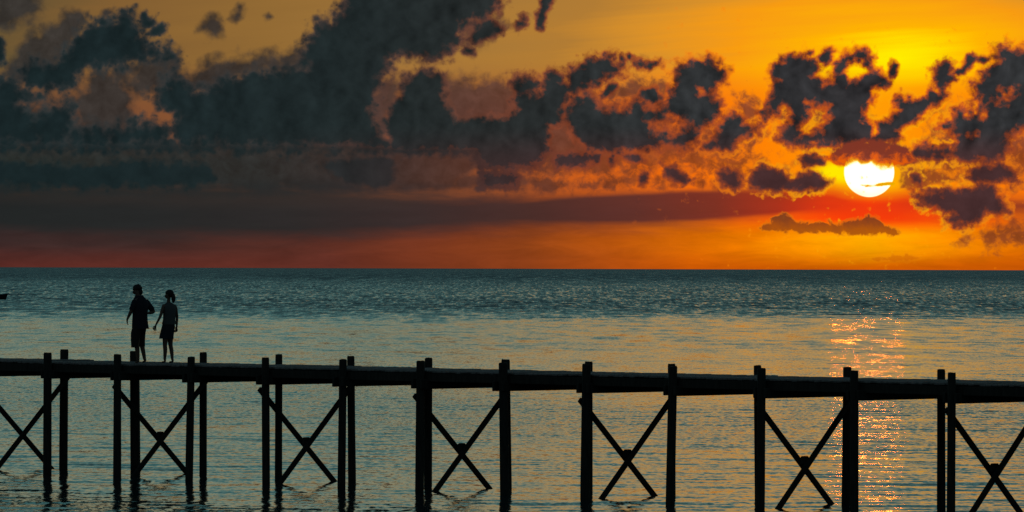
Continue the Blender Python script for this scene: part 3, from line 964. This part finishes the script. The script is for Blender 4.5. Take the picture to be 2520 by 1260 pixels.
def head_parts(J, E, neck, c, look, k=1.0):
    """head graph: skull, face, nose, chin, ears grown from the neck joint"""
    c = Vector(c)
    look = Vector(look).normalized()
    sd_ = look.cross(Vector((0, 0, 1))).normalized()
    up = sd_.cross(look).normalized()
    J['skull'] = (*(c - look * .012 * k + up * .01 * k), .088 * k)
    J['crown'] = (*(c - look * .016 * k + up * .055 * k), .068 * k)
    J['face'] = (*(c + look * .040 * k - up * .028 * k), .070 * k)
    J['nose'] = (*(c + look * .100 * k - up * .026 * k), .014 * k)
    J['chin'] = (*(c + look * .062 * k - up * .088 * k), .038 * k)
    E += [(neck, 'skull'), ('skull', 'crown'), ('skull', 'face'), ('face', 'nose'), ('face', 'chin')]
    for s_, nm in ((-1, 'earl'), (1, 'earr')):
        J[nm] = (*(c + sd_ * s_ * .086 * k - look * .01 * k - up * .01 * k), .016 * k)
        E.append(('skull', nm))
    return look, sd_, up


def person_root(x, y, z, label, group):
    o = bpy.data.objects.new('person', None)
    COL.objects.link(o)
    o.location = (x, y, z)
    tag(o, label, 'person', group)
    return o


DECK_Z = 2.502
GRP = 'people walking on the pier'

# --- man; local coordinates: x right, z up, y away, in metres
mx0, mbase = 345, 893
man = person_root((345 - 1260) * 114.6 / FX, 114.6, DECK_Z,
                  'man in loose dark shirt and knee-length shorts, head bowed, one elbow bent behind him', GRP)


def q(px_, py_, y_, r_):
    return ((px_ - 345) * SX, y_, (mbase - py_) * SX, r_)


J, E = {}, []
J['pelvis'] = q(344, 800, 0, .135)
J['belly'] = q(344, 780, 0, .125)
J['chest'] = q(345, 756, .0, .14)
J['collar'] = q(345, 739, .0, .085)
J['neck'] = q(340, 729.5, .01, .084)
E += chain('pelvis', 'belly', 'chest', 'collar', 'neck')
look = Vector((-1, .12, -.22))
lk = head_parts(J, E, 'neck', ((336.5 - 345) * SX, .02, (mbase - 714.5) * SX), look, 1.02)
# left arm (nearer), reaching forward and down; right arm (farther), elbow out behind
J['shl'] = q(334, 742, -.13, .062)
J['ell'] = q(323, 769, -.16, .043)
J['wrl'] = q(315, 784, -.10, .028)
J['shr'] = q(358, 743, .13, .064)
J['elr'] = q(379, 768, .18, .045)
J['wrr'] = q(364, 771, .02, .03)
E += chain('collar', 'shl', 'ell', 'wrl') + chain('collar', 'shr', 'elr', 'wrr')
hand(J, E, 'wrl', 'hl', J['wrl'][:3], (-.1, .1, -1), (1, .3, -.2), (0, -1, .1))
hand(J, E, 'wrr', 'hr', J['wrr'][:3], (-1, -.4, 0), (-.2, -.6, .1), (0, -.1, 1))
J['hpl'] = q(339, 808, -.075, .095)
J['knl'] = q(338, 847, -.10, .062)
J['cal'] = q(339.5, 862, -.09, .056)
J['anl'] = q(341, 886, -.08, .038)
J['htl'] = q(342, 890.4, -.085, .026)
J['tol'] = q(333, 891, -.02, .022)
J['hpr'] = q(348, 808, .075, .095)
J['knr'] = q(348.5, 846, .08, .062)
J['car'] = q(352, 862, .075, .054)
J['anr'] = q(356.5, 885, .06, .038)
J['htr'] = q(358, 889, .05, .028)
J['tor'] = q(350.5, 891, .11, .022)
for s_ in 'lr':
    E += chain('pelvis', 'hp' + s_, 'kn' + s_, 'ca' + s_, 'an' + s_, 'ht' + s_, 'to' + s_)
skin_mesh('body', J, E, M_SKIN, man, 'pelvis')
# hair
bm = bmesh.new()
rot = Matrix((-lk[1], -lk[0], lk[2])).transposed()
hc = Vector(J['skull'][:3]) - lk[0] * .014 + lk[2] * .03
vs_ = blob(bm, hc, (.094, .104, .09), rot, 28)
for v_ in vs_:
    r_ = v_.co - hc
    v_.co += r_.normalized() * (.008 * math.sin(r_.x * 90) * math.sin(r_.z * 80 + 1) + .006 * math.sin(r_.y * 120))
    # cut the face free
    f_ = r_.dot(lk[0]); u_ = r_.dot(lk[2])
    if u_ < -.02 and f_ > .03: v_.co = hc + r_ * .72
blob(bm, hc + lk[0] * .045 + lk[2] * .03, (.07, .055, .045), rot)
blob(bm, hc - lk[0] * .035 - lk[2] * .085, (.075, .07, .08), rot)
bm_obj('hair', bm, M_HAIR, man, smooth=True)
# shirt
bm = bmesh.new()
R3 = lambda px_, py_, y_, a, b, sv=SIDE: (((px_ - 345) * SX, y_, (mbase - py_) * SX), a, b, sv)
shell(bm, [R3(342.5, 727, .0, .088, .088), R3(344, 733, 0, .14, .10), R3(345.5, 740, 0, .20, .115), R3(346, 748, 0, .215, .135),
           R3(345.5, 760, 0, .195, .15), R3(344.5, 775, 0, .18, .15), R3(344.5, 790, 0, .19, .155), R3(345.5, 800, 0, .20, .16),
           R3(346.5, 806, .0, .205, .165), R3(347, 809, .0, .205, .168)], SIDE, wob=.02)
P = lambda k: Vector(J[k][:3])
for s_ in 'lr':
    a_, b_ = P('sh' + s_), P('el' + s_)
    tube(bm, [(a_ + (a_ - b_) * .12, .055), (a_, .078), (a_.lerp(b_, .5), .066), (a_.lerp(b_, .78), .064)])
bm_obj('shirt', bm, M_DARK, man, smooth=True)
# shorts
bm = bmesh.new()
shell(bm, [R3(344.5, 794, 0, .165, .12), R3(344, 804, 0, .175, .135), R3(343.5, 812, 0, .17, .13), R3(343, 818, 0, .165, .125)], SIDE, wob=.015)
tube(bm, [(P('hpl') + Vector((0, 0, .05)), .105), (q(335.5, 820, -.08, 0)[:3], .112), (q(334, 838, -.09, 0)[:3], .098), (q(334, 855, -.09, 0)[:3], .088)], 16)
tube(bm, [(P('hpr') + Vector((0, 0, .05)), .105), (q(347.5, 820, .08, 0)[:3], .098), (q(348.5, 838, .08, 0)[:3], .078), (q(349.5, 853, .08, 0)[:3], .07)], 16)
bm_obj('shorts', bm, M_DARK2, man, smooth=True)

# --- woman
woman = person_root((412 - 1260) * 114.5 / FX, 114.5, DECK_Z,
                    'woman with ponytail in pale sleeveless top and short dark skirt, arms hanging', GRP)


def q(px_, py_, y_, r_):
    return ((px_ - 412) * SX, y_, (893 - py_) * SX, r_)


J, E = {}, []
J['pelvis'] = q(415, 806, 0, .125)
J['belly'] = q(416, 788, 0, .105)
J['chest'] = q(417, 768, 0, .115)
J['collar'] = q(417, 751, 0, .07)
J['neck'] = q(415, 742, 0, .042)
E += chain('pelvis', 'belly', 'chest', 'collar', 'neck')
look = Vector((-1, .15, -.03))
lk = head_parts(J, E, 'neck', ((415 - 412) * SX, 0, (893 - 725.5) * SX), look, .93)
J['shl'] = q(403.5, 753, -.10, .046)
J['ell'] = q(396, 779, -.15, .034)
J['wrl'] = q(386, 798, -.17, .022)
J['shr'] = q(431, 753, .11, .046)
J['elr'] = q(435, 780, .16, .034)
J['wrr'] = q(434.5, 802, .14, .023)
E += chain('collar', 'shl', 'ell', 'wrl') + chain('collar', 'shr', 'elr', 'wrr')
hand(J, E, 'wrl', 'hl', J['wrl'][:3], (-.35, .1, -1), (.6, .6, -.3), (-1, 0, .1))
hand(J, E, 'wrr', 'hr', J['wrr'][:3], (-.1, .1, -1), (-.6, -.4, -.1), (-1, 0, .1))
J['hpl'] = q(409.5, 814, -.06, .09)
J['knl'] = q(407, 848, -.07, .052)
J['cal'] = q(408, 862, -.065, .05)
J['anl'] = q(406.5, 885, -.05, .031)
J['htl'] = q(408, 889.6, -.055, .024)
J['tol'] = q(399, 890.8, .01, .019)
J['hpr'] = q(419, 814, .06, .09)
J['knr'] = q(419.5, 848, .06, .053)
J['car'] = q(422.5, 862, .055, .05)
J['anr'] = q(424.5, 884, .03, .032)
J['htr'] = q(426.5, 889.4, .02, .025)
J['tor'] = q(416.5, 891, .08, .02)
for s_ in 'lr':
    E += chain('pelvis', 'hp' + s_, 'kn' + s_, 'ca' + s_, 'an' + s_, 'ht' + s_, 'to' + s_)
skin_mesh('body', J, E, M_SKIN, woman, 'pelvis')
bm = bmesh.new()
rot = Matrix((-lk[1], -lk[0], lk[2])).transposed()
hc = Vector(J['skull'][:3]) - lk[0] * .014 + lk[2] * .02
vs_ = blob(bm, hc, (.09, .1, .092), rot, 28)
for v_ in vs_:
    r_ = v_.co - hc
    f_ = r_.dot(lk[0]); u_ = r_.dot(lk[2])
    if u_ < -.01 and f_ > .02: v_.co = hc + r_ * .72
tube(bm, [(hc - lk[0] * .055 + lk[2] * .0, .035), (hc - lk[0] * .075 - lk[2] * .04, .05), (hc - lk[0] * .088 - lk[2] * .10, .05),
          (hc - lk[0] * .085 - lk[2] * .16, .042), (hc - lk[0] * .075 - lk[2] * .21, .014)])
bm_obj('hair', bm, M_HAIR, woman, smooth=True)
bm = bmesh.new()
R3 = lambda px_, py_, y_, a, b, sv=SIDE: (((px_ - 412) * SX, y_, (893 - py_) * SX), a, b, sv)
shell(bm, [R3(416, 744, 0, .058, .052), R3(417, 748, 0, .115, .07), R3(417.5, 753, 0, .165, .095), R3(417.5, 762, 0, .165, .12),
           R3(417, 775, 0, .15, .125), R3(416.5, 785, 0, .15, .125), R3(416, 796, 0, .165, .14), R3(416, 798, 0, .165, .14)], SIDE, wob=.015)
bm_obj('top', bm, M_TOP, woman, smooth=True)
bm = bmesh.new()
shell(bm, [R3(416, 794, 0, .14, .115), R3(415.5, 803, 0, .16, .135), R3(413, 815, 0, .16, .145), R3(410.5, 826, 0, .165, .15),
           R3(409.5, 833, 0, .17, .15)], SIDE, wob=.03)
bm_obj('skirt', bm, M_DARK, woman, smooth=True)


# ------------------------------------------------------------------ moored boat, far out at the left
def build_boat():
    root = bpy.data.objects.new('boat', None)
    COL.objects.link(root)
    D = 725.0
    root.location = ((19.5 - 1260) * D / FX - 5.4, D, 0)
    tag(root, 'small dark open boat on the water, only its bow in view', 'boat')
    m, N = new_mat('dark_boat_paint')
    tc = N.n.new('ShaderNodeTexCoord').outputs['Object']
    col = N.mix(N.noise(tc, 6, 5, .6), (.012, .016, .02, 1), (.03, .034, .04, 1))
    bs = N.n.new('ShaderNodeBsdfPrincipled')
    N.l.new(col, bs.inputs['Base Color'])
    bs.inputs['Roughness'].default_value = .6
    o = N.n.new('ShaderNodeOutputMaterial')
    N.l.new(bs.outputs[0], o.inputs[0])
    L = 5.4
    ns, nr = 22, 9
    bm = bmesh.new()
    outer = []
    for i in range(ns + 1):
        t = i / ns
        x = L * t - (.28 if i == ns else 0)
        half = .78 * (1 - max(0, (t - .55) / .45) ** 2.2) * (.82 + .18 * min(1, t / .3)) + .03
        sheer = .58 + .26 * t ** 2.4
        keel = -.12 + .35 * max(0, (t - .9) / .1) ** 2
        row = []
        for k in range(nr):
            a = (k / (nr - 1) - .5) * 2
            z = keel + (sheer - keel) * abs(a) ** 1.9
            y = half * math.copysign(abs(a) ** .75, a)
            rake = .28 * max(0, z) / .84 * max(0, (t - .8) / .2)
            row.append(bm.verts.new((x + rake, y, z)))
        outer.append(row)
    for r0, r1 in zip(outer, outer[1:]):
        for k in range(nr - 1):
            bm.faces.new((r0[k], r0[k + 1], r1[k + 1], r1[k]))
    bm.faces.new(outer[0])
    bmesh.ops.solidify(bm, geom=bm.faces[:], thickness=.035)
    bm_obj('hull', bm, m, root)
    bm = bmesh.new()
    for sgn in (0, nr - 1):
        for i in range(ns):
            t = i / ns
            def P_(i_):
                t_ = i_ / ns
                half = .78 * (1 - max(0, (t_ - .55) / .45) ** 2.2) * (.82 + .18 * min(1, t_ / .3)) + .03
                x = L * t_ - (.28 if i_ == ns else 0) + .28 * (.58 + .26 * t_ ** 2.4) / .84 * max(0, (t_ - .8) / .2)
                return Vector((x, half * (-1 if sgn == 0 else 1), .6 + .26 * t_ ** 2.4))
            beam_bm(bm, P_(i), P_(i + 1), .09, .07, bev=0)
    beam_bm(bm, (5.0, 0, .84), (5.62, 0, .90), .2, .1, bev=.02)
    bm_obj('gunwale', bm, m, root)
    for x in (1.2, 3.1):
        bm = bmesh.new()
        beam_bm(bm, (x, -.7, .42), (x, .7, .42), .22, .04, bev=.005)
        bm_obj('thwart', bm, m, root)


build_boat()
